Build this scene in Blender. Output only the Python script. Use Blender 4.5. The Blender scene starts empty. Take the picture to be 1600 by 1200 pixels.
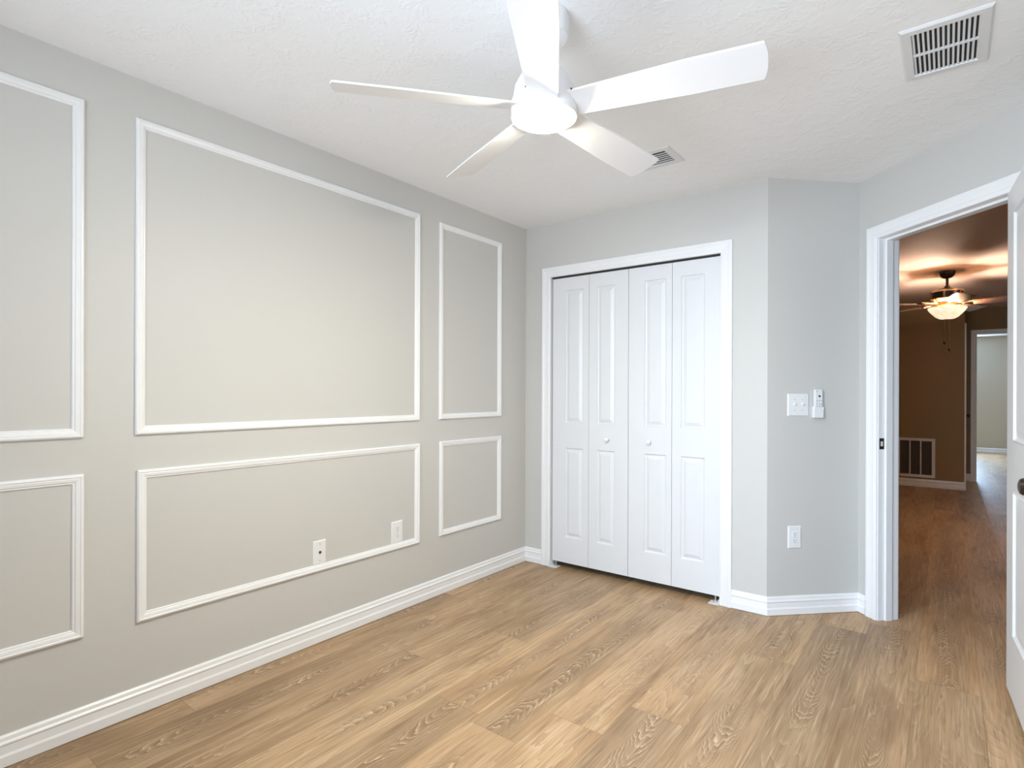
import bpy, bmesh, math, random
from mathutils import Vector, Matrix
C = bpy.context.scene
COL = C.collection
R = math.radians
K = math.sqrt(0.5)

# ------------------------------------------------------------------ camera, world, lights, exposure
XL, YB, H = -2.465, 3.372, 2.44            # left wall, closet wall, ceiling height
cam_d = bpy.data.cameras.new('camera'); cam = bpy.data.objects.new('camera', cam_d); COL.objects.link(cam)
cam.location = (0, 0, 1.2404)
cam_d.sensor_width = 36.0
cam_d.lens = 883.94 / 1600 * 36
cam_d.shift_y = 12.53 / 1600
cam_d.clip_start = 0.02
cam.rotation_mode = 'XYZ'
_yaw = R(37.5486)
cam.matrix_world = Matrix.Translation(cam.location) @ Matrix.Rotation(_yaw, 4, 'Z') @ Matrix.Rotation(R(90), 4, 'X') @ Matrix.Rotation(R(0.2), 4, 'Z')
C.camera = cam

w = bpy.data.worlds.new('sky'); C.world = w; w.use_nodes = True
w.node_tree.nodes['Background'].inputs[0].default_value = (0.62, 0.75, 1.0, 1)
w.node_tree.nodes['Background'].inputs[1].default_value = 0.6

def area(name, loc, rot, sx, sy, power, color, spread=180):
    l = bpy.data.lights.new(name, 'AREA'); l.shape = 'RECTANGLE'; l.size = sx; l.size_y = sy
    l.energy = power; l.color = color; l.spread = R(spread)
    o = bpy.data.objects.new(name, l); COL.objects.link(o); o.location = loc; o.rotation_euler = rot
    return o
# daylight through the bedroom window (behind the camera) and through the far room's window
area('window_daylight', (-0.75, -1.06, 1.50), (R(72), 0, R(-9)), 1.6, 1.35, 19.5, (0.47, 0.70, 1.0), 74)
area('window_ground_bounce', (-0.75, -1.08, 1.30), (R(112), 0, R(-3)), 1.6, 1.2, 33, (0.74, 0.86, 1.0), 115)
area('far_window_daylight', (-0.25, 15.66, 1.40), (R(-80), 0, 0), 1.25, 1.35, 230, (0.50, 0.72, 1.0))
def point(name, loc, power, color, radius):
    l = bpy.data.lights.new(name, 'POINT'); l.energy = power; l.color = color; l.shadow_soft_size = radius
    o = bpy.data.objects.new(name, l); COL.objects.link(o); o.location = loc
    return o
C.view_settings.view_transform = 'Standard'
C.view_settings.look = 'None'
C.view_settings.gamma = 1.0
C.view_settings.use_curve_mapping = False
C.view_settings.exposure = 0.23
C.cycles.max_bounces = 14
C.cycles.diffuse_bounces = 9

# ------------------------------------------------------------------ mesh helpers
class MB:
    def __init__(s): s.v = []; s.f = []; s.m = []
    def add(s, vs, fs, mi=0):
        b = len(s.v); s.v += [tuple(p) for p in vs]
        for f in fs: s.f.append([i + b for i in f]); s.m.append(mi)
    def box(s, x0, y0, z0, x1, y1, z1, mi=0, T=None):
        vs = [Vector((x, y, z)) for z in (z0, z1) for y in (y0, y1) for x in (x0, x1)]
        if T is not None: vs = [T @ p for p in vs]
        s.add(vs, [(0, 2, 3, 1), (4, 5, 7, 6), (0, 1, 5, 4), (2, 6, 7, 3), (0, 4, 6, 2), (1, 3, 7, 5)], mi)
    def prism(s, poly, z0, z1, mi=0):
        n = len(poly)
        s.add([(x, y, z0) for x, y in poly] + [(x, y, z1) for x, y in poly],
              [tuple(range(n))[::-1], tuple(range(n, 2 * n))] + [(i, (i + 1) % n, n + (i + 1) % n, n + i) for i in range(n)], mi)
    def lathe(s, prof, n=48, T=None, mi=0, closed=True):
        """prof: (radius, z) list, from top to bottom"""
        vs = []
        for r, z in prof:
            for i in range(n):
                a = 2 * math.pi * i / n
                vs.append(Vector((r * math.cos(a), r * math.sin(a), z)))
        if T is not None: vs = [T @ p for p in vs]
        fs = []
        for j in range(len(prof) - 1):
            for i in range(n):
                k = (i + 1) % n
                fs.append((j * n + i, j * n + k, (j + 1) * n + k, (j + 1) * n + i))
        if closed:
            fs.append(tuple(range(n))); fs.append(tuple(range((len(prof) - 1) * n, len(prof) * n)))
        s.add(vs, fs, mi)
    def tube(s, a, b, r, n=12, mi=0):
        a = Vector(a); b = Vector(b); d = b - a
        T = Matrix.Translation(a) @ d.to_track_quat('Z', 'Y').to_matrix().to_4x4()
        s.lathe([(r, d.length), (r, 0)], n, T, mi)
    def rings(s, rings_, cap0=True, cap1=True, mi=0):
        n = len(rings_[0]); vs = [p for r in rings_ for p in r]; fs = []
        for j in range(len(rings_) - 1):
            for i in range(n):
                k = (i + 1) % n
                fs.append((j * n + i, j * n + k, (j + 1) * n + k, (j + 1) * n + i))
        if cap0: fs.append(tuple(range(n)))
        if cap1: fs.append(tuple(range((len(rings_) - 1) * n, len(rings_) * n)))
        s.add(vs, fs, mi)
    def frame(s, u0, v0, u1, v1, prof, T, closed=True, mi=0):
        """mitred moulding; prof = (inset from outer edge, projection). T maps (u, v, n)."""
        rr = []
        for d, t in prof:
            if closed: pts = [(u0 + d, v0 + d), (u1 - d, v0 + d), (u1 - d, v1 - d), (u0 + d, v1 - d)]
            else: pts = [(u0 + d, v0), (u0 + d, v1 - d), (u1 - d, v1 - d), (u1 - d, v0)]
            rr.append([T @ Vector((a, b, t)) for a, b in pts])
        n = len(rr); vs = [p for r in rr for p in r]; fs = []
        for j in range(n):
            jj = (j + 1) % n
            for i in range(4 if closed else 3):
                k = (i + 1) % 4
                fs.append((j * 4 + i, j * 4 + k, jj * 4 + k, jj * 4 + i))
        if not closed:
            fs.append(tuple(j * 4 for j in range(n))); fs.append(tuple(j * 4 + 3 for j in range(n)))
        s.add(vs, fs, mi)
    def build(s, name, mats, parent=None, smooth=False, bevel=0, loc=None):
        me = bpy.data.meshes.new(name)
        me.from_pydata(s.v, [], s.f)
        if not isinstance(mats, (list, tuple)): mats = [mats]
        for m in mats: me.materials.append(m)
        me.polygons.foreach_set('material_index', s.m)
        bm = bmesh.new(); bm.from_mesh(me)
        bmesh.ops.recalc_face_normals(bm, faces=bm.faces[:])
        if smooth:
            for f in bm.faces: f.smooth = True
            for e in bm.edges:
                if len(e.link_faces) == 2 and e.calc_face_angle(0) > R(35): e.smooth = False
        bm.to_mesh(me); bm.free()
        o = bpy.data.objects.new(name, me); COL.objects.link(o)
        if loc is not None: o.location = loc
        if parent is not None: o.parent = parent
        if bevel:
            b = o.modifiers.new('edge', 'BEVEL'); b.width = bevel; b.segments = 2; b.limit_method = 'ANGLE'; b.angle_limit = R(40)
        return o

def tag(o, label=None, cat=None, group=None, kind=None):
    if label: o['label'] = label
    if cat: o['category'] = cat
    if group: o['group'] = group
    if kind: o['kind'] = kind
    return o
def empty(name, loc=(0, 0, 0), rot=None):
    o = bpy.data.objects.new(name, None); COL.objects.link(o); o.location = loc; o.empty_display_size = 0.05
    if rot is not None: o.rotation_euler = rot
    return o
def axes(o, u, v, n):
    return Matrix(((u[0], v[0], n[0], o[0]), (u[1], v[1], n[1], o[1]), (u[2], v[2], n[2], o[2]), (0, 0, 0, 1)))

# ------------------------------------------------------------------ materials
def lin(*c): return tuple((v / 255 / 12.92 if v / 255 <= .04045 else ((v / 255 + .055) / 1.055) ** 2.4) for v in c) + (1,)
class NT:
    def __init__(s, name):
        s.mat = bpy.data.materials.new(name); s.mat.use_nodes = True; s.t = s.mat.node_tree
        s.b = s.t.nodes['Principled BSDF']
    def n(s, typ, **kw):
        nd = s.t.nodes.new(typ)
        for k, v in kw.items(): setattr(nd, k, v)
        return nd
    def l(s, a, b): s.t.links.new(a, b)
    def setin(s, sock, v):
        if isinstance(v, bpy.types.NodeSocket): s.l(v, sock)
        else: sock.default_value = v
    def math(s, op, a, b=None, c=None):
        nd = s.n('ShaderNodeMath', operation=op)
        s.setin(nd.inputs[0], a)
        if b is not None: s.setin(nd.inputs[1], b)
        if c is not None: s.setin(nd.inputs[2], c)
        return nd.outputs[0]
    def xyz(s, x, y, z):
        nd = s.n('ShaderNodeCombineXYZ')
        for i, v in enumerate((x, y, z)): s.setin(nd.inputs[i], v)
        return nd.outputs[0]
    def noise(s, vec, scale, detail=2, rough=.5, dist=0.0):
        nd = s.n('ShaderNodeTexNoise'); s.l(vec, nd.inputs['Vector'])
        nd.inputs['Scale'].default_value = scale; nd.inputs['Detail'].default_value = detail
        nd.inputs['Roughness'].default_value = rough; nd.inputs['Distortion'].default_value = dist
        return nd.outputs['Fac']
    def ramp(s, fac, stops):
        nd = s.n('ShaderNodeValToRGB'); s.l(fac, nd.inputs[0]); e = nd.color_ramp.elements
        while len(e) < len(stops): e.new(0.5)
        for el, (p, c) in zip(e, stops): el.position = p; el.color = c
        return nd.outputs[0]
    def mix(s, fac, a, b, blend='MIX'):
        nd = s.n('ShaderNodeMix', data_type='RGBA', blend_type=blend)
        s.setin(nd.inputs[0], fac); s.setin(nd.inputs[6], a); s.setin(nd.inputs[7], b)
        return nd.outputs[2]
    def bump(s, h, strength, dist, prev=None):
        nd = s.n('ShaderNodeBump'); nd.inputs['Strength'].default_value = strength; nd.inputs['Distance'].default_value = dist
        s.l(h, nd.inputs['Height'])
        if prev is not None: s.l(prev, nd.inputs['Normal'])
        return nd.outputs[0]
def simple(name, col, rough=.5, metal=0, spec=.5, vary=0.03, scale=8, bump=0, bscale=60):
    t = NT(name); tc = t.n('ShaderNodeTexCoord').outputs['Object']
    nz = t.noise(tc, scale, 3)
    c = t.mix(nz, tuple(v * (1 - vary) for v in col[:3]) + (1,), tuple(min(1, v * (1 + vary)) for v in col[:3]) + (1,))
    t.l(c, t.b.inputs['Base Color'])
    t.b.inputs['Roughness'].default_value = rough; t.b.inputs['Metallic'].default_value = metal
    t.b.inputs['Specular IOR Level'].default_value = spec
    if bump: t.l(t.bump(t.noise(tc, bscale, 4), bump, .002), t.b.inputs['Normal'])
    return t.mat
def emissive(name, col, strength, base=(.9, .88, .84, 1)):
    t = NT(name); t.b.inputs['Base Color'].default_value = base
    t.b.inputs['Emission Color'].default_value = col; t.b.inputs['Emission Strength'].default_value = strength
    t.b.inputs['Roughness'].default_value = .4
    return t.mat

WALL = simple('wall_paint', (0.600, 0.592, 0.566, 1), .55, spec=.3, vary=.012, scale=1.2, bump=.06, bscale=180)
HALLWALL = simple('hall_paint', (0.27, 0.205, 0.110, 1), .6, spec=.25, vary=.02, scale=1.2, bump=.06, bscale=180)
FARWALL = simple('far_room_paint', (0.53, 0.47, 0.38, 1), .6, spec=.25, vary=.01, scale=1.2)
TRIM = simple('trim_white', (0.86, 0.865, 0.87, 1), .32, spec=.5, vary=.01)
DOORW = simple('door_white', (0.755, 0.765, 0.78, 1), .36, spec=.5, vary=.01, bump=.03, bscale=90)
FANW = simple('fan_white', (0.84, 0.84, 0.85, 1), .38, spec=.45, vary=.01)
PLASTIC = simple('white_plastic', (0.82, 0.83, 0.84, 1), .3, spec=.5, vary=.01)
GREYP = simple('grey_plastic', (0.45, 0.46, 0.48, 1), .45, vary=.02)
DARK = simple('dark_slot', (0.02, 0.02, 0.022, 1), .6, vary=.05)
DUCT = simple('duct_dark', (0.03, 0.032, 0.034, 1), .8, vary=.1)
VENTW = simple('vent_white', (0.74, 0.745, 0.74, 1), .45, vary=.02)
STEEL = simple('satin_steel', (0.55, 0.54, 0.52, 1), .28, metal=1, vary=.05)
BRONZE = simple('dark_bronze', (0.055, 0.042, 0.035, 1), .3, metal=.8, vary=.1)
NICKEL = simple('strike_metal', (0.16, 0.15, 0.14, 1), .35, metal=1, vary=.05)
BRASS = simple('antique_brass', (0.55, 0.38, 0.20, 1), .28, metal=1, vary=.08)
LAMPON = emissive('lit_diffuser', (1, .95, .79, 1), 300.0)

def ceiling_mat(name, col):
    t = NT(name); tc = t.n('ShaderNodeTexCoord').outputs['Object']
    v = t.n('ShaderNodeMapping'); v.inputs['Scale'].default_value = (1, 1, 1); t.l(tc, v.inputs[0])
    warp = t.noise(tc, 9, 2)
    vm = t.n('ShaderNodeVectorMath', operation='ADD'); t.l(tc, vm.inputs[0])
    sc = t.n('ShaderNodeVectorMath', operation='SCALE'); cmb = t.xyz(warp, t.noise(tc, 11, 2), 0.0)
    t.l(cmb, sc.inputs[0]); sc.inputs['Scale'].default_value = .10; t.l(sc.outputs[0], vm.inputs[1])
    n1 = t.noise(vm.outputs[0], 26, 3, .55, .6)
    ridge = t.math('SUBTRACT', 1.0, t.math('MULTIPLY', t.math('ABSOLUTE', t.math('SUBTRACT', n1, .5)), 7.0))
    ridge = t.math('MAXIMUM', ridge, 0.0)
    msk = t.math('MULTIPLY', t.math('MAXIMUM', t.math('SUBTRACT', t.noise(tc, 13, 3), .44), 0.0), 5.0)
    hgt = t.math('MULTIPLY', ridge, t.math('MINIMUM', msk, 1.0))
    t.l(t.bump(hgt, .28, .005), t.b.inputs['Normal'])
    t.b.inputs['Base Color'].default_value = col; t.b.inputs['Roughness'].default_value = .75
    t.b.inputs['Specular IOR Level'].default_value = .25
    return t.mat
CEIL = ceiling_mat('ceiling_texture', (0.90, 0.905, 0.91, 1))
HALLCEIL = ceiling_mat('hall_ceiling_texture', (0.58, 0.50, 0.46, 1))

def floor_mat():
    t = NT('oak_planks'); g = t.n('ShaderNodeTexCoord').outputs['Object']
    sp = t.n('ShaderNodeSeparateXYZ'); t.l(g, sp.inputs[0]); X, Y = sp.outputs[0], sp.outputs[1]
    PW, PL = 0.22, 1.52
    xr = t.math('ADD', t.math('DIVIDE', X, PW), 40.4773)
    row = t.math('FLOOR', xr); fx = t.math('FRACT', xr)
    wn = t.n('ShaderNodeTexWhiteNoise', noise_dimensions='1D'); t.l(row, wn.inputs['W'])
    yr = t.math('ADD', t.math('DIVIDE', Y, PL), t.math('ADD', t.math('MULTIPLY', wn.outputs[0], 7.0), 20.0))
    pl = t.math('FLOOR', yr); fy = t.math('FRACT', yr)
    wid = t.n('ShaderNodeTexWhiteNoise', noise_dimensions='2D'); t.l(t.xyz(row, pl, 0.0), wid.inputs['Vector'])
    idv = wid.outputs[0]
    ox = t.math('MULTIPLY', idv, 31.7); oy = t.math('MULTIPLY', idv, 57.3)
    gx = t.math('ADD', X, ox); gy = t.math('ADD', Y, oy)
    # broad tone
    tone = t.noise(t.xyz(t.math('MULTIPLY', gx, 5.0), t.math('MULTIPLY', gy, .9), idv), 1.0, 3, .55)
    base = t.ramp(tone, [(.30, lin(142, 113, 82)), (.47, lin(174, 143, 108)), (.70, lin(192, 162, 128))])
    pt = t.ramp(idv, [(0.0, (.80, .815, .84, 1)), (.45, (.97, .97, .965, 1)), (1.0, (1.13, 1.085, 1.03, 1))])
    col = t.mix(1.0, base, pt, 'MULTIPLY')
    # cathedral grain: arches down the middle of a plank, in patches
    wob = t.noise(t.xyz(t.math('MULTIPLY', gx, 3.0), t.math('MULTIPLY', gy, 2.2), 3.0), 1.0, 2)
    u = t.math('ADD', t.math('MULTIPLY', t.math('SUBTRACT', fx, .5), PW), t.math('MULTIPLY', t.math('SUBTRACT', wob, .5), .11))
    sgn = t.math('SUBTRACT', t.math('MULTIPLY', t.math('GREATER_THAN', idv, .5), 2.0), 1.0)
    jit = t.noise(t.xyz(t.math('MULTIPLY', gx, 28.0), t.math('MULTIPLY', gy, 7.0), idv), 1.0, 3, .55)
    ph = t.math('ADD', t.math('MULTIPLY', t.math('MULTIPLY', gy, sgn), 19.0), t.math('ADD', t.math('MULTIPLY', t.math('MULTIPLY', u, u), 1250.0), t.math('MULTIPLY', jit, 3.2)))
    ring = t.math('FRACT', ph)
    pat = t.noise(t.xyz(t.math('MULTIPLY', row, 7.31), t.math('MULTIPLY', gy, 1.15), 8.0), 1.0, 1)
    pm = t.math('MINIMUM', t.math('MAXIMUM', t.math('MULTIPLY', t.math('SUBTRACT', pat, .45), 8.0), 0.0), 1.0)
    um = t.math('MAXIMUM', t.math('SUBTRACT', 1.0, t.math('MULTIPLY', t.math('MULTIPLY', u, u), 150.0)), 0.0)
    brk = t.math('MINIMUM', t.math('MAXIMUM', t.math('MULTIPLY', t.math('SUBTRACT', t.noise(t.xyz(t.math('MULTIPLY', gx, 22.0), t.math('MULTIPLY', gy, 6.0), 5.0), 1.0, 2), .36), 5.0), 0.0), 1.0)
    cmask = t.math('MULTIPLY', t.math('MULTIPLY', pm, um), brk)
    col = t.mix(t.math('MULTIPLY', t.math('MULTIPLY', pm, um), .55), col, lin(150, 122, 93))
    lm = t.math('MULTIPLY', t.math('POWER', ring, 5.0), cmask)
    col = t.mix(t.math('MULTIPLY', lm, .8), col, lin(224, 199, 165))
    dl = t.math('MULTIPLY', t.math('POWER', t.math('SUBTRACT', 1.0, ring), 3.0), cmask)
    col = t.mix(t.math('MULTIPLY', dl, .75), col, lin(108, 83, 60))
    # long wavy figure elsewhere
    cn = t.noise(t.xyz(t.math('MULTIPLY', gx, 4.6), t.math('MULTIPLY', gy, .62), t.math('MULTIPLY', idv, 9.0)), 1.0, 2.0, .45, .35)
    ring2 = t.math('FRACT', t.math('ADD', t.math('MULTIPLY', cn, 30.0), t.math('MULTIPLY', jit, .9)))
    inv = t.math('MULTIPLY', t.math('SUBTRACT', 1.0, pm), brk)
    col = t.mix(t.math('MULTIPLY', t.math('MULTIPLY', t.math('POWER', ring2, 6.0), inv), .32), col, lin(220, 194, 160))
    col = t.mix(t.math('MULTIPLY', t.math('MULTIPLY', t.math('POWER', t.math('SUBTRACT', 1.0, ring2), 5.0), inv), .30), col, lin(118, 92, 66))
    # fine pores
    fine = t.noise(t.xyz(t.math('MULTIPLY', gx, 190.0), t.math('MULTIPLY', gy, 5.0), idv), 1.0, 3, .6)
    col = t.mix(t.math('MULTIPLY', t.math('MAXIMUM', t.math('SUBTRACT', fine, .50), 0.0), 2.8), col, lin(116, 90, 63))
    fine2 = t.noise(t.xyz(t.math('MULTIPLY', gx, 80.0), t.math('MULTIPLY', gy, 2.4), 7.0), 1.0, 2, .6)
    col = t.mix(t.math('MULTIPLY', t.math('MAXIMUM', t.math('SUBTRACT', fine2, .54), 0.0), 2.2), col, lin(220, 194, 158))
    # dark mineral streaks
    st = t.noise(t.xyz(t.math('MULTIPLY', gx, 16.0), t.math('MULTIPLY', gy, 1.6), 2.0), 1.0, 3, .6, .4)
    col = t.mix(t.math('MINIMUM', t.math('MULTIPLY', t.math('MAXIMUM', t.math('SUBTRACT', st, .57), 0.0), 3.5), .6), col, lin(112, 84, 58))
    # seams
    ex = t.math('MULTIPLY', t.math('MINIMUM', fx, t.math('SUBTRACT', 1.0, fx)), PW)
    ey = t.math('MULTIPLY', t.math('MINIMUM', fy, t.math('SUBTRACT', 1.0, fy)), PL)
    seam = t.math('LESS_THAN', t.math('MINIMUM', ex, ey), .0011)
    col = t.mix(t.math('MULTIPLY', seam, .45), col, lin(92, 68, 46))
    t.l(col, t.b.inputs['Base Color'])
    rgh = t.math('ADD', t.math('MULTIPLY', fine, .16), .36); t.l(rgh, t.b.inputs['Roughness'])
    t.b.inputs['Specular IOR Level'].default_value = .42
    bh = t.math('SUBTRACT', t.math('MULTIPLY', fine, .35), t.math('ADD', seam, t.math('MULTIPLY', dl, .3)))
    t.l(t.bump(bh, .25, .0012), t.b.inputs['Normal'])
    return t.mat
FLOOR = floor_mat()

def wood_blade():
    t = NT('fan_blade_walnut'); g = t.n('ShaderNodeTexCoord').outputs['Object']
    sp = t.n('ShaderNodeSeparateXYZ'); t.l(g, sp.inputs[0])
    n = t.noise(t.xyz(t.math('MULTIPLY', sp.outputs[0], 4.0), t.math('MULTIPLY', sp.outputs[1], 60.0), 0.0), 1.0, 3)
    t.l(t.ramp(n, [(.3, (.13, .06, .04, 1)), (.7, (.26, .14, .09, 1))]), t.b.inputs['Base Color'])
    t.b.inputs['Roughness'].default_value = .28
    return t.mat
WALNUT = wood_blade()
def glass_bowl():
    t = NT('frosted_bowl'); tc = t.n('ShaderNodeTexCoord').outputs['Object']
    n = t.noise(tc, 22, 3, .6, 1.2)
    c = t.ramp(n, [(.35, (.86, .58, .36, 1)), (.62, (1, .90, .70, 1))])
    t.l(c, t.b.inputs['Base Color']); t.l(c, t.b.inputs['Emission Color'])
    t.b.inputs['Emission Strength'].default_value = .9; t.b.inputs['Roughness'].default_value = .3
    return t.mat
BOWL = glass_bowl()
def pane_mat():
    t = NT('window_glass'); o = t.t.nodes['Material Output']
    tr = t.n('ShaderNodeBsdfTransparent'); gl = t.n('ShaderNodeBsdfGlossy'); gl.inputs['Roughness'].default_value = .02
    mx = t.n('ShaderNodeMixShader'); mx.inputs[0].default_value = .05
    t.l(tr.outputs[0], mx.inputs[1]); t.l(gl.outputs[0], mx.inputs[2]); t.l(mx.outputs[0], o.inputs[0])
    return t.mat
GLASS = pane_mat()

# ------------------------------------------------------------------ shell
def struct(name, mb, mat, label, parent=None, cat=None, **kw):
    o = mb.build(name, mat, parent, **kw)
    if parent is None: tag(o, label, cat, kind='structure')
    return o
C1 = Vector((-0.794, YB)); C2 = Vector((-0.398, 3.768))
DWL = 1.15
C3 = Vector((C2.x + DWL * K, C2.y - DWL * K))
XR = C3.x; YR = -0.90; TH = 0.12
TU = Vector((K, -K)); TN = Vector((K, K))           # along the doorway wall, and out of the room
def dw(t, n): p = C2 + TU * t + TN * n; return (p.x, p.y)

m = MB(); m.box(-2.7, -0.6, -0.1, 3.0, 16.2, 0); struct('floor', m, FLOOR, 'oak plank flooring running through bedroom and hall', cat='floor')
m = MB(); m.prism([(XL - .12, YR - .12), (XR + .12, YR - .12), (XR + .12, C3.y + .05), dw(DWL, .06), dw(0, .06), (C1.x - .02, YB + .06), (XL - .12, YB + .06)], H, H + .12)
struct('ceiling', m, CEIL, 'white knockdown textured bedroom ceiling', cat='ceiling')
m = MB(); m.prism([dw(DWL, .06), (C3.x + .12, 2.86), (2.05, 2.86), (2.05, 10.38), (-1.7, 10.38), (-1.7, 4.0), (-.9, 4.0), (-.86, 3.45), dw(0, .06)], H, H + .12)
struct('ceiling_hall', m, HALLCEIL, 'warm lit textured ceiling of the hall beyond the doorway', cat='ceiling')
m = MB(); m.box(-1.8, 10.38, H, 2.4, 15.7, H + .12); struct('ceiling_far_room', m, simple('far_ceiling_paint', (.80, .80, .79, 1), .7), 'pale ceiling of the far room', cat='ceiling')

m = MB(); m.prism([(XL - TH, YR - TH), (XL, YR), (XL, YB), (XL - TH, YB + TH)], 0, H)
struct('wall_left', m, WALL, 'greige left wall carrying the white picture frame mouldings', cat='wall')
CX0, CX1, CZ = -2.245, -1.050, 2.060                 # closet opening
cj = .018
m = MB()
m.prism([(XL, YB), (CX0 - cj, YB), (CX0 - cj, YB + TH), (XL - TH, YB + TH)], 0, H)
m.prism([(CX1 + cj, YB), (C1.x, C1.y), (C1.x - .0497, YB + TH), (CX1 + cj, YB + TH)], 0, H)
m.prism([(CX0 - cj, YB), (CX1 + cj, YB), (CX1 + cj, YB + TH), (CX0 - cj, YB + TH)], CZ + cj, H)
struct('wall_back', m, WALL, 'greige wall around the closet doors', cat='wall')
m = MB(); m.prism([(C1.x, C1.y), (C2.x, C2.y), (C2.x, C2.y + .1697), (C1.x - .0497, YB + TH)], 0, H)
struct('wall_angled', m, WALL, 'short angled greige wall carrying the switch plate', cat='wall')
D0, D1, DZ = .145, .908, 2.085                       # doorway opening between jamb faces
jt = .018
m = MB()
m.prism([dw(0, 0), dw(D0 - jt, 0), dw(D0 - jt, TH), (C2.x, C2.y + .1697)], 0, H)
m.prism([dw(D1 + jt, 0), dw(DWL, 0), (C3.x + TH, C3.y + .0497), dw(D1 + jt, TH)], 0, H)
m.prism([dw(D0 - jt, 0), dw(D1 + jt, 0), dw(D1 + jt, TH), dw(D0 - jt, TH)], DZ + jt, H)
struct('wall_doorway', m, WALL, 'greige wall with the open doorway to the hall', cat='wall')
m = MB(); m.prism([(XR, C3.y), (XR, YR), (XR + TH, YR - TH), (XR + TH, C3.y + .0497)], 0, H)
struct('wall_right', m, WALL, 'greige right wall behind the open door', cat='wall')
WX0, WX1, WZ0, WZ1 = -1.57, .07, .74, 2.1             # rear window
m = MB()
m.prism([(XL, YR), (WX0, YR), (WX0, YR - TH), (XL - TH, YR - TH)], 0, H)
m.prism([(WX1, YR), (XR, YR), (XR + TH, YR - TH), (WX1, YR - TH)], 0, H)
m.box(WX0, YR - TH, 0, WX1, YR, WZ0); m.box(WX0, YR - TH, WZ1, WX1, YR, H)
struct('wall_rear', m, WALL, 'greige rear wall with the window', cat='wall')
def window(name, x0, x1, z0, z1, y, label):
    o = empty(name, ((x0 + x1) / 2, y, z0)); tag(o, label, 'window', kind='structure')
    T = axes((-(x0 + x1) / 2, 0, -z0), (1, 0, 0), (0, 0, 1), (0, 1, 0))
    f = MB(); f.frame(x0, z0, x1, z1, [(0, -.03), (0, .03), (.045, .03), (.045, -.03)], T)
    zc = (z0 + z1) / 2; f.box(x0 + .04 - (x0 + x1) / 2, -.025, zc - .02 - z0, x1 - .04 - (x0 + x1) / 2, .025, zc + .02 - z0)
    f.build('window_frame', TRIM, o)
    g = MB(); g.box(x0 + .04 - (x0 + x1) / 2, -.003, .04, x1 - .04 - (x0 + x1) / 2, .003, z1 - z0 - .04); g.build('window_pane', GLASS, o)
window('window_1', WX0, WX1, WZ0, WZ1, YR - .06, 'white framed bedroom window behind the viewer')

# closet interior
m = MB(); m.box(XL - TH, 4.10, 0, -.83, 4.22, H); struct('wall_closet_back', m, WALL, 'wall at the back of the closet', cat='wall')
m = MB(); m.box(-.95, YB + TH, 0, -.844, 4.10, H); struct('wall_closet_side', m, WALL, 'side wall inside the closet', cat='wall')
m = MB(); m.box(XL - TH, YB + TH, 0, XL, 4.10, H); struct('wall_closet_left', m, WALL, 'left wall inside the closet', cat='wall')
m = MB(); m.box(XL - TH, YB + .06, H, -.86, 4.22, H + .12); struct('ceiling_closet', m, CEIL, 'ceiling inside the closet', cat='ceiling')

# hall
GY, EY, SX = 9.28, 10.32, .180
m = MB(); m.box(-1.7, GY, 0, SX, GY + .12, H); struct('wall_hall_grille', m, HALLWALL, 'brown hall wall carrying the return air grille', cat='wall')
m = MB(); m.box(SX - .12, GY + .12, 0, SX, EY + .12, H); struct('wall_hall_side', m, HALLWALL, 'side wall of the hall beyond the brown corner', cat='wall')
FX0, FX1, FZ = .335, 1.12, 2.075
m = MB(); m.box(SX, EY, 0, FX0 - .015, EY + .12, H); m.box(FX1 + .015, EY, 0, 2.05, EY + .12, H); m.box(FX0 - .015, EY, FZ + .015, FX1 + .015, EY + .12, H)
struct('wall_hall_end', m, HALLWALL, 'dark brown end wall of the hall around the far doorway', cat='wall')
m = MB(); m.box(-1.7, 4.22, 0, -1.58, GY, H); struct('wall_hall_left', m, HALLWALL, 'left wall of the hall', cat='wall')
m = MB(); m.box(1.93, 3.0, 0, 2.05, EY, H); struct('wall_hall_right', m, HALLWALL, 'right wall of the hall', cat='wall')
m = MB(); m.box(XR + TH, 2.88, 0, 2.05, 3.0, H); struct('wall_hall_near', m, HALLWALL, 'near wall of the hall beside the doorway', cat='wall')
# far room
FY = 15.5
m = MB(); fx0, fx1 = -.90, .40
m.box(-1.8, FY, 0, fx0, FY + .12, H); m.box(fx1, FY, 0, 2.4, FY + .12, H); m.box(fx0, FY, 0, fx1, FY + .12, .75); m.box(fx0, FY, 2.08, fx1, FY + .12, H)
struct('wall_far_room', m, FARWALL, 'pale grey green wall at the back of the far room', cat='wall')
m = MB(); m.box(-1.8, EY + .12, 0, -1.68, FY, H); struct('wall_far_left', m, FARWALL, 'left wall of the far room', cat='wall')
m = MB(); m.box(2.28, EY + .12, 0, 2.4, FY, H); struct('wall_far_right', m, FARWALL, 'right wall of the far room', cat='wall')
window('window_2', fx0, fx1, .75, 2.08, FY + .06, 'window of the far room')

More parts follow.
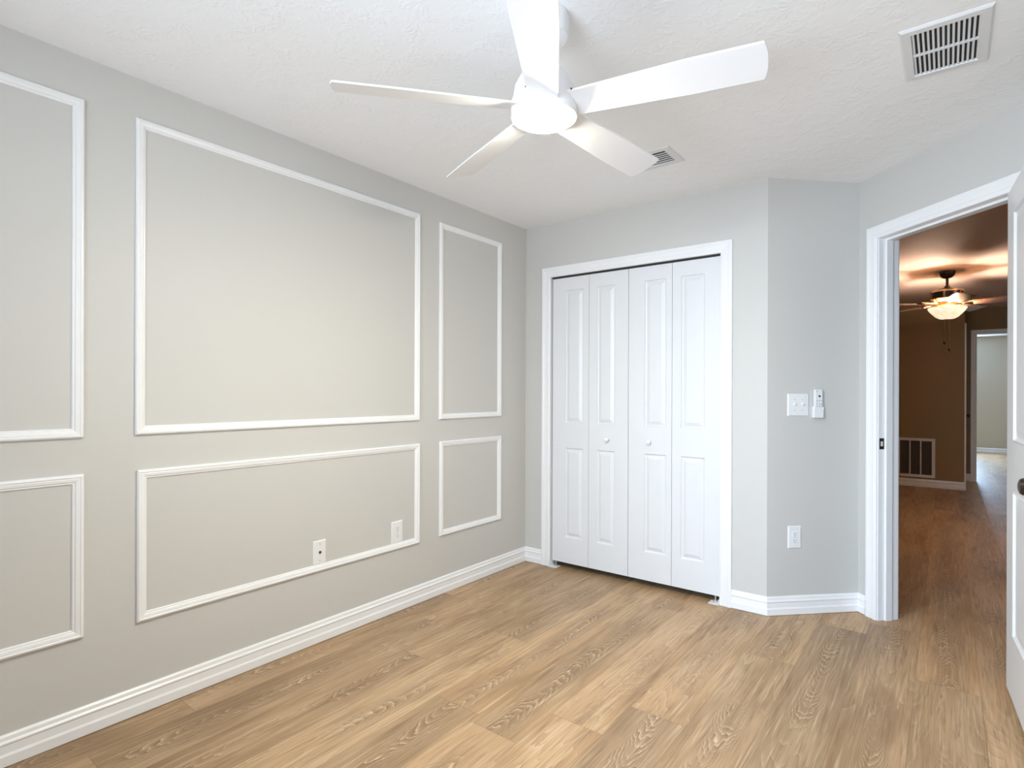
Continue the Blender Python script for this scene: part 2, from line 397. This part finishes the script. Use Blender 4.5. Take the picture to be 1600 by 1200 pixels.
# ------------------------------------------------------------------ trim
BASE = [(0, 0), (.012, 0), (.0175, .003), (.0175, .036), (.0135, .044), (.0125, .070), (.0160, .076), (.0150, .080), (.0105, .085), (.0090, .097), (.0045, .103), (0, .103)]
def baseboard(path, names, labels, mat=TRIM, prof=BASE, ends=(0, 0)):
    """path runs with the room on its left-hand... side given by inward normals"""
    P = [Vector(p) for p in path]; n = len(P)
    dirs = [(P[i + 1] - P[i]).normalized() for i in range(n - 1)]
    nor = [Vector((d.y, -d.x)) for d in dirs]       # to the right of travel
    def off(i, t):
        if i == 0: return P[0] + nor[0] * t
        if i == n - 1: return P[-1] + nor[-1] * t
        a, b = nor[i - 1], nor[i]; bis = (a + b) / (1 + a.dot(b))
        return P[i] + bis * t
    for i in range(n - 1):
        m = MB(); m.rings([[(off(j, t).x, off(j, t).y, z) for t, z in prof] for j in (i, i + 1)])
        struct(names[i], m, mat, labels[i], cat='baseboard')
cas_w = .069
baseboard([(XL, YR), (XL, YB), (CX0 - cas_w + .004, YB)], ['baseboard_left', 'baseboard_back'],
          ['long white moulded baseboard along the left wall', 'tiny white baseboard piece between corner and closet casing'])
baseboard([(CX1 + cas_w - .004, YB), C1, C2, dw(.066, 0)], ['baseboard_closet_right', 'baseboard_angled', 'baseboard_doorway'],
          ['white baseboard between closet casing and angled wall', 'white baseboard below the outlet on the angled wall', 'short white baseboard piece beside the doorway casing'])
baseboard([dw(.985, 0), C3, (XR, YR)], ['baseboard_behind_door', 'baseboard_right'], ['baseboard behind the open door', 'baseboard along the right wall'])
baseboard([(-1.58, GY), (SX, GY), (SX, GY + .022)], ['baseboard_hall_grille', 'baseboard_hall_corner'], ['white baseboard under the return air grille', 'white baseboard return at the brown wall corner'])
baseboard([(SX + .02, EY), (.268, EY)], ['baseboard_hall_end'], ['short white baseboard beside the far doorway casing'])
baseboard([(-1.68, FY), (2.28, FY)], ['baseboard_far_room'], ['white baseboard along the far room wall'])

PIC = [(0, 0), (0, .009), (.004, .0135), (.009, .0145), (.0125, .0115), (.0145, .0125), (.024, .0105), (.027, .0065), (.031, .0065), (.034, .0035), (.034, 0)]
TL = axes((XL, 0, 0), (0, 1, 0), (0, 0, 1), (1, 0, 0))
fr = [(.07, 1.071, .673, 2.283, 'tall white moulding frame at the left edge of the wall, upper row'),
      (.837, 1.071, 2.306, 2.285, 'largest white moulding frame, the big rectangle in the upper row'),
      (2.472, 1.071, 3.073, 2.277, 'narrow tall white moulding frame nearest the closet, upper row'),
      (.07, .354, .675, .940, 'white moulding frame at the left edge of the wall, lower row'),
      (.844, .351, 2.309, .935, 'wide low white moulding frame around the coaxial plate and outlet'),
      (2.477, .356, 3.074, .936, 'small white moulding frame nearest the closet, lower row')]
for i, (a, b, c, d, lab) in enumerate(fr):
    m = MB(); m.frame(a, b, c, d, PIC, TL)
    tag(struct('trim_%d' % (i + 1), m, TRIM, lab, cat='moulding'), group='picture frame mouldings on the left wall')

CAS = [(0, 0), (0, .015), (.004, .0175), (.016, .0175), (.022, .0150), (.046, .0120), (.052, .0140), (.058, .0125), (.066, .0100), (cas_w, .0080), (cas_w, 0)]
TB = axes((0, YB, 0), (1, 0, 0), (0, 0, 1), (0, -1, 0))
m = MB(); m.frame(CX0 - cas_w + .002, 0, CX1 + cas_w - .002, CZ + cas_w - .002, CAS, TB, closed=False)
struct('trim_7', m, TRIM, 'white casing around the closet doors', cat='casing')
m = MB(); m.box(CX0 - cj, YB + .0005, 0, CX0, YB + TH, CZ + cj); m.box(CX1, YB + .0005, 0, CX1 + cj, YB + TH, CZ + cj); m.box(CX0, YB + .0005, CZ, CX1, YB + TH, CZ + cj)
struct('trim_8', m, TRIM, 'white closet jamb inside the casing', cat='jamb')
TD = axes((C2.x, C2.y, 0), (TU.x, TU.y, 0), (0, 0, 1), (-TN.x, -TN.y, 0))
m = MB(); m.frame(D0 - cas_w - .005 + .0, 0, D1 + cas_w + .005, DZ + cas_w + .005 - .004, CAS, TD, closed=False)
struct('trim_9', m, TRIM, 'white casing around the open doorway', cat='casing')
TD2 = axes((C2.x + TN.x * TH, C2.y + TN.y * TH, 0), (TU.x, TU.y, 0), (0, 0, 1), (TN.x, TN.y, 0))
m = MB(); m.frame(D0 - cas_w - .005, 0, D1 + cas_w + .005, DZ + cas_w + .005, CAS, TD2, closed=False)
struct('trim_10', m, TRIM, 'white casing on the hall side of the doorway', cat='casing')
jamb = empty('trim_11', (0, 0, 0)); tag(jamb, 'white doorway jamb with door stop and strike plate', 'jamb', kind='structure')
TJ = axes((C2.x, C2.y, 0), (TU.x, TU.y, 0), (0, 0, 1), (TN.x, TN.y, 0))
m = MB()
m.box(D0 - jt, 0, .0005, D0, DZ + jt, TH - .0005, T=TJ); m.box(D1, 0, .0005, D1 + jt, DZ + jt, TH - .0005, T=TJ); m.box(D0, DZ, .0005, D1, DZ + jt, TH - .0005, T=TJ)
m.build('jamb_board', TRIM, jamb)
m = MB(); S0, S1 = .040, .076
m.box(D0, 0, S0, D0 + .011, DZ, S1, T=TJ); m.box(D1 - .011, 0, S0, D1, DZ, S1, T=TJ); m.box(D0 + .011, DZ - .011, S0, D1 - .011, DZ, S1, T=TJ)
m.build('door_stop', TRIM, jamb)
m = MB(); m.box(D0, .935, .006, D0 + .0015, .995, .034, T=TJ); sp_ = m.build('strike_plate', NICKEL, jamb); sp_['label'] = 'dark metal strike plate'
m = MB(); m.box(D0 + .0015, .952, .013, D0 + .0022, .978, .026, T=TJ); m.build('latch_hole', simple('pale_latch_hole', (.75, .72, .66, 1), .5), sp_)

# far doorway casing and side casing
CAS2 = [(0, 0), (0, .016), (.006, .018), (.05, .012), (.062, .008), (.062, 0)]
TE = axes((0, EY, 0), (1, 0, 0), (0, 0, 1), (0, -1, 0))
m = MB(); m.frame(FX0 - .066, 0, FX1 + .066, FZ + .063, CAS2, TE, closed=False)
struct('trim_12', m, TRIM, 'white casing around the far doorway at the end of the hall', cat='casing')
m = MB(); m.box(FX0 - .015, EY, 0, FX0, EY + .12, FZ + .015); m.box(FX1, EY, 0, FX1 + .015, EY + .12, FZ + .015); m.box(FX0, EY, FZ, FX1, EY + .12, FZ + .015)
struct('trim_13', m, TRIM, 'white jamb of the far doorway', cat='jamb')
TS = axes((SX, 0, 0), (0, 1, 0), (0, 0, 1), (1, 0, 0))
m = MB(); m.frame(GY + .022, 0, EY - .02, 2.145, CAS2, TS, closed=False)
struct('trim_14', m, TRIM, 'thin white casing edge showing at the brown hall corner', cat='casing')

# ------------------------------------------------------------------ moulded doors
def panel_slab(mb, w, h, t, panels, T, mi=0, steps=((.000, 0), (.005, .0085), (.011, .0105), (.032, .0020), (.034, .0010))):
    """slab 0..w x 0..h; front at n=0 facing -n, raised panels (x0,z0,x1,z1)"""
    xs = sorted({0, w} | {p[0] for p in panels} | {p[2] for p in panels}); zs = sorted({0, h} | {p[1] for p in panels} | {p[3] for p in panels})
    for i in range(len(xs) - 1):
        for j in range(len(zs) - 1):
            cx, cz = (xs[i] + xs[i + 1]) / 2, (zs[j] + zs[j + 1]) / 2
            if any(p[0] < cx < p[2] and p[1] < cz < p[3] for p in panels): continue
            mb.add([T @ Vector(q) for q in ((xs[i], zs[j], 0), (xs[i + 1], zs[j], 0), (xs[i + 1], zs[j + 1], 0), (xs[i], zs[j + 1], 0))], [(0, 1, 2, 3)], mi)
    for x0, z0, x1, z1 in panels:
        rr = [[T @ Vector(q) for q in ((x0 + d, z0 + d, n), (x1 - d, z0 + d, n), (x1 - d, z1 - d, n), (x0 + d, z1 - d, n))] for d, n in steps]
        mb.rings(rr, cap0=False, cap1=True, mi=mi)
    mb.add([T @ Vector(q) for q in ((0, 0, 0), (w, 0, 0), (w, h, 0), (0, h, 0), (0, 0, t), (w, 0, t), (w, h, t), (0, h, t))],
           [(4, 7, 6, 5), (0, 4, 5, 1), (1, 5, 6, 2), (2, 6, 7, 3), (3, 7, 4, 0)], mi)

def knob_mb(prof, T, n=32):
    m = MB(); m.lathe(prof, n, T); return m
LW_ = .2915; DB, DH = .042, 2.045 - .042
dy = YB + .012
def bifold(name, x0, flip, label):
    o = empty(name, (x0, dy, DB)); tag(o, label, 'door', kind='structure', group='white bifold closet doors')
    for k in range(2):
        a = x0 + k * (LW_ + .0025) - x0
        outer = (k == 0) != flip
        p0 = .103 if (k == 0 and not flip) else (.066 if k == 1 and not flip else (.110 if k == 0 else .056))
        px0, px1 = p0, p0 + .145
        if not flip and k == 1: px0, px1 = .060, .196
        T = axes((a, 0, 0), (1, 0, 0), (0, 0, 1), (0, 1, 0))
        m = MB(); panel_slab(m, LW_, DH, .034, [(px0, .222 - DB, px1, .850 - DB), (px0, 1.022 - DB, px1, 1.955 - DB)], T)
        m.build('door_leaf', DOORW, o)
    kx = (LW_ * 1.5 + .0025) if not flip else LW_ * .5
    T = axes((kx, 0, .928 - DB), (1, 0, 0), (0, 0, 1), (0, -1, 0))
    m = knob_mb([(.0001, .031), (.008, .0305), (.014, .028), (.0165, .023), (.015, .017), (.009, .011), (.008, .004), (.012, 0)], T)
    m.build('door_knob', PLASTIC, o, smooth=True)
bifold('door_1', -2.2325, False, 'left white bifold closet door, next to the panelled wall')
bifold('door_2', -1.6435, True, 'right white bifold closet door, next to the angled wall')
m = MB(); m.box(CX0 + .004, YB + .016, CZ - .012, CX1 - .004, YB + .044, CZ - .0005)
tag(m.build('closet_track', DARK), 'thin dark metal track above the bifold doors', 'track')
def pivot(x, s, lab):
    o = empty('pivot_bracket', (x, YB + .012, 0)); tag(o, lab, 'bracket', group='closet floor brackets')
    m = MB(); m.box(min(0, s * .062), -.034, 0, max(0, s * .062), .030, .003); m.box(min(0, s * .004), -.034, .003, max(0, s * .004), .030, .03); m.build('bracket_plate', TRIM, o)
    m = MB(); m.tube((s * .034, .016, .003), (s * .034, .016, .041), .006); m.tube((s * .034, .016, .003), (s * .034, .016, .014), .011); m.build('pivot_pin', STEEL, o)
pivot(CX0 + .001, 1, 'white floor pivot bracket under the left bifold door corner by the left casing')
pivot(CX1 - .001, -1, 'white floor pivot bracket under the right bifold door corner by the right casing')

# open bedroom door: hinge at the doorway's right jamb, folded back towards the right wall
DO = empty('door_3', (.1985, 3.112, .032), (0, 0, math.atan2(-.99824, .0593)))
tag(DO, 'open white panelled door at the right edge of the doorway', 'door', kind='structure')
T = axes((0, 0, 0), (1, 0, 0), (0, 0, 1), (0, 1, 0))
m = MB(); panel_slab(m, .762, 2.035, .035, [(.165, .255, .620, .828), (.165, 1.02, .620, 1.925)], T, steps=((.000, 0), (.007, -.004), (.014, .004), (.020, .0055), (.046, .0015), (.049, .001)))
m.build('door_slab', DOORW, DO)
for s, T in ((-1, axes((.712, 0, .915), (1, 0, 0), (0, 0, 1), (0, -1, 0))), (1, axes((.712, .035, .915), (1, 0, 0), (0, 0, 1), (0, 1, 0)))):
    m = knob_mb([(.0001, .062), (.012, .0615), (.022, .058), (.0275, .050), (.026, .042), (.016, .034), (.011, .028), (.011, .010), (.031, .007), (.033, 0)], T)
    m.build('door_knob', BRONZE, DO, smooth=True)
for z in (.20, 1.02, 1.84):
    m = MB(); m.tube((-.006, .040, z - .045), (-.006, .040, z + .045), .0065); m.box(-.0022, .004, z - .045, -.0002, .034, z + .045); m.build('door_hinge', NICKEL, DO)

# closed hall door on the side wall behind the brown corner (only its knob shows)
HD = empty('door_4', (SX + .002, GY + .09, .01)); tag(HD, 'hall side door whose dark knob shows past the brown corner', 'door', kind='structure')
m = MB(); m.box(0, 0, 0, .006, .86, 2.06); m.build('door_slab', DOORW, HD)
T = axes((.006, .55, .93), (0, 1, 0), (0, 0, 1), (1, 0, 0))
m = knob_mb([(.0001, .062), (.016, .060), (.027, .050), (.024, .040), (.011, .030), (.011, .010), (.031, .006), (.033, 0)], T); m.build('door_knob', DARK, HD, smooth=True)

# ------------------------------------------------------------------ main ceiling fan
FX, FYC = -1.0247, 1.4958
fan = empty('ceiling_fan', (FX, FYC, H)); tag(fan, 'white five blade ceiling fan with lit round light on the bedroom ceiling', 'ceiling fan')
def z_(z): return z - H
m = MB(); m.lathe([(.078, 0), (.080, -.006), (.080, -.058), (.074, -.070), (.030, -.078)], 56); m.build('canopy', FANW, fan, smooth=True)
m = MB(); m.lathe([(.0125, -.07), (.0125, -.175)], 24); m.build('downrod', FANW, fan, smooth=True)
m = MB(); m.lathe([(.022, -.165), (.024, -.178), (.050, z_(2.262)), (.078, z_(2.245)), (.094, z_(2.215)), (.099, z_(2.185)), (.099, z_(2.150)), (.060, z_(2.146))], 64); m.build('motor_housing', FANW, fan, smooth=True)
m = MB(); m.lathe([(.060, z_(2.172)), (.103, z_(2.172)), (.1055, z_(2.166)), (.1055, z_(2.120)), (.1035, z_(2.116)), (.098, z_(2.116)), (.097, z_(2.124)), (.05, z_(2.126))], 64)
kit = m.build('light_kit', FANW, fan, smooth=True)
m = MB(); m.lathe([(.0955, z_(2.125))] + [(.0955 * math.cos(a), z_(2.118 - .026 * math.sin(a))) for a in [i * math.pi / 24 for i in range(0, 12)]] + [(.001, z_(2.092))], 64)
dif = m.build('light_diffuser', LAMPON, kit, smooth=True)
def blade_mb(r0, r1, w0, w1, th, tip=.010, tilt=-16, z=0, n=24):
    ct, st = math.cos(R(tilt)), math.sin(R(tilt)); out = []
    for i in range(n + 1):
        s = i / n; x = r0 + (r1 - r0) * s; wv = w0 + (w1 - w0) * min(1, s * 1.6)
        out.append((x, -wv / 2, wv / 2))
    pts = [(x, a) for x, a, b in out[:-1]]
    wv = w1
    pts += [(r1 - tip * (2 * abs(q) / wv) ** 2.6, q) for q in [wv * (k / 12 - .5) for k in range(13)]]
    pts += [(x, b) for x, a, b in reversed(out[:-1])]
    m = MB(); N = len(pts)
    vs = [Vector((x, y * ct, y * st + z + th / 2)) for x, y in pts] + [Vector((x, y * ct, y * st + z - th / 2)) for x, y in pts]
    m.add(vs, [tuple(range(N)), tuple(range(N, 2 * N))[::-1]] + [(i, (i + 1) % N, N + (i + 1) % N, N + i) for i in range(N)])
    return m
b0 = blade_mb(.088, .655, .100, .130, .007).build('blade', FANW, fan, bevel=.002); b0.location = (0, 0, z_(2.1475))
mb = MB(); mb.lathe([(.0005, .003), (.0025, .002), (.0025, -.002), (.0005, -.003)], 10, Matrix.Translation((.108, -.050, .016))); s0 = mb.build('blade_slot_gap', DARK, b0)  # dark bead standing in for the black gap at each blade slot
for k in range(5):
    if k == 0: b = b0
    else:
        b = b0.copy(); COL.objects.link(b); b.parent = fan
        s = s0.copy(); COL.objects.link(s); s.parent = b
    b.rotation_euler = (0, 0, R(13.2 + 72 * k))

# ------------------------------------------------------------------ hall fan
hf = empty('ceiling_fan', (0.0, 7.02, H)); tag(hf, 'bronze and brass fan with glowing bowl light seen through the doorway', 'ceiling fan')
m = MB(); m.lathe([(.066, 0), (.066, -.012), (.060, -.036), (.040, -.060), (.020, -.068)], 40); m.build('canopy', BRONZE, hf, smooth=True)
m = MB(); m.lathe([(.012, -.06), (.012, -.14), (.022, -.145), (.026, -.165)], 20); m.build('downrod', BRONZE, hf, smooth=True)
m = MB(); m.lathe([(.030, -.160), (.100, -.178), (.132, -.190), (.134, -.205)], 48, mi=1); m.lathe([(.128, -.205), (.128, -.262)], 48); m.lathe([(.132, -.262), (.132, -.272), (.110, -.290), (.085, -.300), (.078, -.345)], 48, mi=1)
for a in range(6):
    T = Matrix.Rotation(R(a * 60 + 20), 4, 'Z'); m.box(.125, -.008, -.262, .135, .008, -.203, 1, T)
m.build('motor_housing', [BRONZE, BRASS], hf, smooth=True)
hb = blade_mb(.20, .66, .115, .150, .006, tip=.03, tilt=-14).build('blade', WALNUT, hf, bevel=.0015); hb.location = (0, 0, -.318)
mb = MB(); mb.box(.075, -.014, .002, .17, .014, .012); mb.prism([(.16, -.018), (.20, -.045), (.255, -.045), (.275, 0), (.255, .045), (.20, .045), (.16, .018)], .004, .010)
hbr = mb.build('blade_bracket', BRASS, hb)
for k in range(5):
    if k == 0: b = hb
    else:
        b = hb.copy(); COL.objects.link(b); b.parent = hf
        s = hbr.copy(); COL.objects.link(s); s.parent = b
    b.rotation_euler = (0, 0, R(66.5 + 72 * k))
m = MB(); m.lathe([(.070, -.335), (.070, -.352), (.045, -.356)], 40); m.build('light_fitter', BRASS, hf, smooth=True)
ro = [(.157, -.358), (.155, -.368), (.140, -.392), (.116, -.420), (.090, -.448), (.060, -.464), (.002, -.469)]
m = MB(); m.lathe([(r - .006, z + .004) for r, z in reversed(ro)][1:] + ro, 56, closed=False); m.build('light_bowl', BOWL, hf, smooth=True)
m = MB(); m.lathe([(.012, -.463), (.016, -.470), (.010, -.482), (.001, -.486)], 20); m.build('bowl_finial', BRASS, hf, smooth=True)
for cx_, cy_, zz in ((-.020, -.012, -.685), (.018, .012, -.755)):
    m = MB(); m.tube((cx_, cy_, -.46), (cx_, cy_, zz), .0036); pc = m.build('pull_chain', BRASS, hf)
    m = MB(); m.lathe([(.002, zz + .004), (.009, zz - .004), (.011, zz - .016), (.007, zz - .028), (.001, zz - .032)], 16, Matrix.Translation((cx_, cy_, 0))); m.build('chain_pendant', BRONZE, pc, smooth=True)
point('hall_fan_bulb', (0.0, 7.02, 2.045), 150, (1, .71, .53), .045)

# ------------------------------------------------------------------ vents
def vent_a():
    o = empty('ceiling_vent', (-.0075, 2.4535, H)); tag(o, 'larger white ceiling vent with two rows of slots in the upper right corner', 'vent', group='ceiling vents')
    T = Matrix.Scale(-1, 4, (0, 0, 1))
    hx, hy = .1225, .183; ox, oy = .090, .155
    m = MB(); m.frame(-hx, -hy, hx, hy, [(0, 0), (0, .003), (.006, .009), (.030, .010), (.032, .004), (.032, 0)], T)
    m.build('vent_frame', VENTW, o)
    m = MB(); m.box(-ox, -.004, -.009, ox, .006, -.002)
    for i in range(14):
        x = -ox + .0135 * i + .001
        Ti = Matrix.Translation((x + .003, 0, -.0055)) @ Matrix.Rotation(R(38), 4, 'Y'); m.box(-.0038, -oy, -.0007, .0038, oy, .0007, T=Ti)
    m.build('vent_louvers', VENTW, o)
    m = MB(); m.box(-ox, -oy, -.0012, ox, oy, -.0002); m.build('vent_opening', DUCT, o)
vent_a()
def vent_b():
    o = empty('ceiling_vent', (-1.235, 2.744, H)); tag(o, 'smaller white ceiling vent partly hidden behind a fan blade', 'vent', group='ceiling vents')
    T = Matrix.Scale(-1, 4, (0, 0, 1))
    hx, hy = .161, .110; ox, oy = .124, .072
    m = MB(); m.frame(-hx, -hy, hx, hy, [(0, 0), (0, .003), (.006, .007), (.034, .008), (.037, .003), (.037, 0)], T); m.build('vent_frame', VENTW, o)
    m = MB()
    for i in range(5):
        y = -oy + .024 * (i + 1); Ti = Matrix.Translation((0, y, -.005)) @ Matrix.Rotation(R(4), 4, 'X'); m.box(-ox, -.0062, -.0007, ox, .0062, .0007, T=Ti)
    m.build('vent_louvers', VENTW, o)
    m = MB(); m.box(-ox, -oy, -.0012, ox, oy, -.0002); m.build('vent_opening', DUCT, o)
vent_b()
def grille():
    x0, x1, z0, z1 = -.78, -.118, .124, .645
    o = empty('return_air_grille', ((x0 + x1) / 2, GY, z0)); tag(o, 'white return air grille low on the brown hall wall', 'vent')
    T = axes((-(x0 + x1) / 2, 0, -z0), (1, 0, 0), (0, 0, 1), (0, -1, 0))
    m = MB(); m.frame(x0, z0, x1, z1, [(0, 0), (0, .006), (.004, .012), (.036, .010), (.038, 0)], T)
    n = 5; pw = (x1 - x0 - .076) / n
    for i in range(1, n): m.box(x0 + .038 + pw * i - .007, z0 + .036, 0, x0 + .038 + pw * i + .007, z1 - .036, .009, T=T)
    m.build('grille_frame', VENTW, o)
    m = MB(); k = 32
    for i in range(k):
        zz = z0 + .042 + (z1 - z0 - .084) * (i + .5) / k
        Ti = T @ Matrix.Translation((0, zz, .005)) @ Matrix.Rotation(R(40), 4, 'X'); m.box(x0 + .038, -.0045, -.0006, x1 - .038, .0045, .0006, T=Ti)
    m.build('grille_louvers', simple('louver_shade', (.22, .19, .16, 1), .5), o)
    m = MB(); m.box(x0 + .037, z0 + .037, .0003, x1 - .037, z1 - .037, .0015, T=T); m.build('filter', DUCT, o)
grille()

# ------------------------------------------------------------------ plates
def plate_mb(w_, h_, T, t=.006):
    m = MB(); e = .0035
    rr = [[T @ Vector((a * (w_ / 2 - d), b * (h_ / 2 - d), n)) for a, b in ((-1, -1), (1, -1), (1, 1), (-1, 1))] for d, n in ((0, 0), (0, .0025), (e, t))]
    m.rings(rr); return m
def disc(m, x, y, r, n0, n1, T, mi=0, n=20):
    m.lathe([(r, n1), (r, n0)], n, T @ Matrix.Translation((x, y, 0)), mi)
def outlet(loc, rz, w_, h_, label):
    o = empty('wall_outlet', loc, (0, 0, rz)); tag(o, label, 'outlet', group='duplex wall outlets')
    T = axes((0, 0, 0), (1, 0, 0), (0, 0, 1), (0, -1, 0))
    plate_mb(w_, h_, T).build('cover_plate', PLASTIC, o)
    for s in (-1, 1):
        m = MB(); y0 = s * .0195
        pts = [(.0165 * math.cos(a), y0 + max(-.0135, min(.0135, .0165 * math.sin(a)))) for a in [i * math.pi / 14 for i in range(28)]]
        m.rings([[T @ Vector((x, y, n)) for x, y in pts] for n in (.0055, .0085)])
        r = m.build('receptacle', PLASTIC, o)
        m = MB(); m.box(-.0075, y0 + .0005, .0083, -.0053, y0 + .0085, .0088, T=T); m.box(.0053, y0 + .0005, .0083, .0072, y0 + .007, .0088, T=T); disc(m, 0, y0 - .007, .0026, .0083, .0088, T)
        m.build('outlet_slots', DARK, r)
    m = MB(); disc(m, 0, 0, .003, .005, .0068, T); m.build('plate_screw', GREYP, o)
RZL = R(90)                                           # facing +x
RZA = math.atan2(K, K)                                # angled wall
def aw(t, z): return (C1.x + K * t, C1.y + K * t, z)
outlet((XL, 2.141, .4475), RZL, .080, .122, 'white duplex outlet inside the low moulding frame on the left wall')
outlet(aw(.164, .4315), RZA, .078, .124, 'white duplex outlet on the angled wall below the switch plate')
T0 = axes((0, 0, 0), (1, 0, 0), (0, 0, 1), (0, -1, 0))
o = empty('coaxial_plate', (XL, 1.643, .444), (0, 0, RZL)); tag(o, 'white coaxial cable plate with dark round jack on the left wall', 'wall plate')
plate_mb(.070, .116, T0).build('cover_plate', PLASTIC, o)
m = MB(); m.lathe([(.0045, .013), (.0045, .009), (.0068, .009), (.0068, .005)], 20, T0); m.build('coaxial_jack', NICKEL, o)
for s in (-1, 1):
    m = MB(); disc(m, 0, s * .041, .0030, .005, .0068, T0); m.build('plate_screw', GREYP, o)
o = empty('light_switch', aw(.1835, 1.174), (0, 0, RZA)); tag(o, 'white double toggle switch plate on the angled wall beside the remote', 'light switch')
plate_mb(.127, .124, T0).build('cover_plate', PLASTIC, o)
for s in (-1, 1):
    m = MB(); m.box(s * .023 - .0055, -.0125, .0055, s * .023 + .0055, .0125, .0068, T=T0)
    Tt = T0 @ Matrix.Translation((s * .023, 0, .006)) @ Matrix.Rotation(R(-28), 4, 'X'); m.box(-.0042, -.0042, 0, .0042, .0042, .015, T=Tt)
    tg = m.build('toggle', PLASTIC, o, bevel=.0008)
    for q in (-1, 1):
        m = MB(); disc(m, s * .023, q * .030, .0028, .005, .0068, T0); m.build('plate_screw', GREYP, o)
o = empty('remote_holder', aw(.298, 1.135), (0, 0, RZA)); tag(o, 'white wall cradle holding the fan remote', 'holder')
m = MB(); m.box(-.0265, -.034, 0, .0265, .030, .004, T=T0); m.box(-.0265, -.034, .004, -.0242, .028, .024, T=T0); m.box(.0242, -.034, .004, .0265, .028, .024, T=T0); m.box(-.0265, -.034, .004, .0265, -.031, .024, T=T0)
m.box(-.0265, -.034, .021, .0265, .010, .024, T=T0); m.build('holder_shell', PLASTIC, o, bevel=.001)
o = empty('remote_control', aw(.298, 1.183), (0, 0, RZA)); tag(o, 'white fan remote with dark round button in the wall cradle', 'remote control')
m = MB(); m.box(-.0235, -.076, .0045, .0235, .078, .0200, T=T0); m.build('remote_body', PLASTIC, o, bevel=.003)
m = MB(); m.lathe([(.0055, .0225), (.0060, .0195)], 20, T0 @ Matrix.Translation((.003, .040, 0))); m.build('power_button', DARK, o)
for bx, by in ((-.012, .066), (-.012, .014), (.004, .014), (.015, .014), (-.012, -.004), (.003, -.004), (.015, -.004), (-.012, -.016), (.003, -.016), (.015, -.016)):
    m = MB(); m.lathe([(.0032, .0215), (.0036, .0195)], 12, T0 @ Matrix.Translation((bx, by, 0))); m.build('remote_button', GREYP, o)

# far room ceiling light, and an unseen lamp added to brighten the hall
def flush_light(x, y, label, mat):
    o = empty('ceiling_light', (x, y, H)); tag(o, label, 'ceiling light')
    m = MB(); m.lathe([(.14, 0), (.14, -.012), (.10, -.014)], 32); m.build('light_base', TRIM, o, smooth=True)
    m = MB(); m.lathe([(.125, -.012), (.115, -.030), (.07, -.045), (.001, -.050)], 32); m.build('light_shade', mat, o, smooth=True)
flush_light(1.02, 14.2, 'small white ceiling light seen at the top of the far doorway', PLASTIC)
flush_light(1.25, 6.2, 'unseen round ceiling lamp added to brighten the hall, hidden behind the open door', emissive('hall_fill_lamp', (1, .76, .57, 1), 95.0))
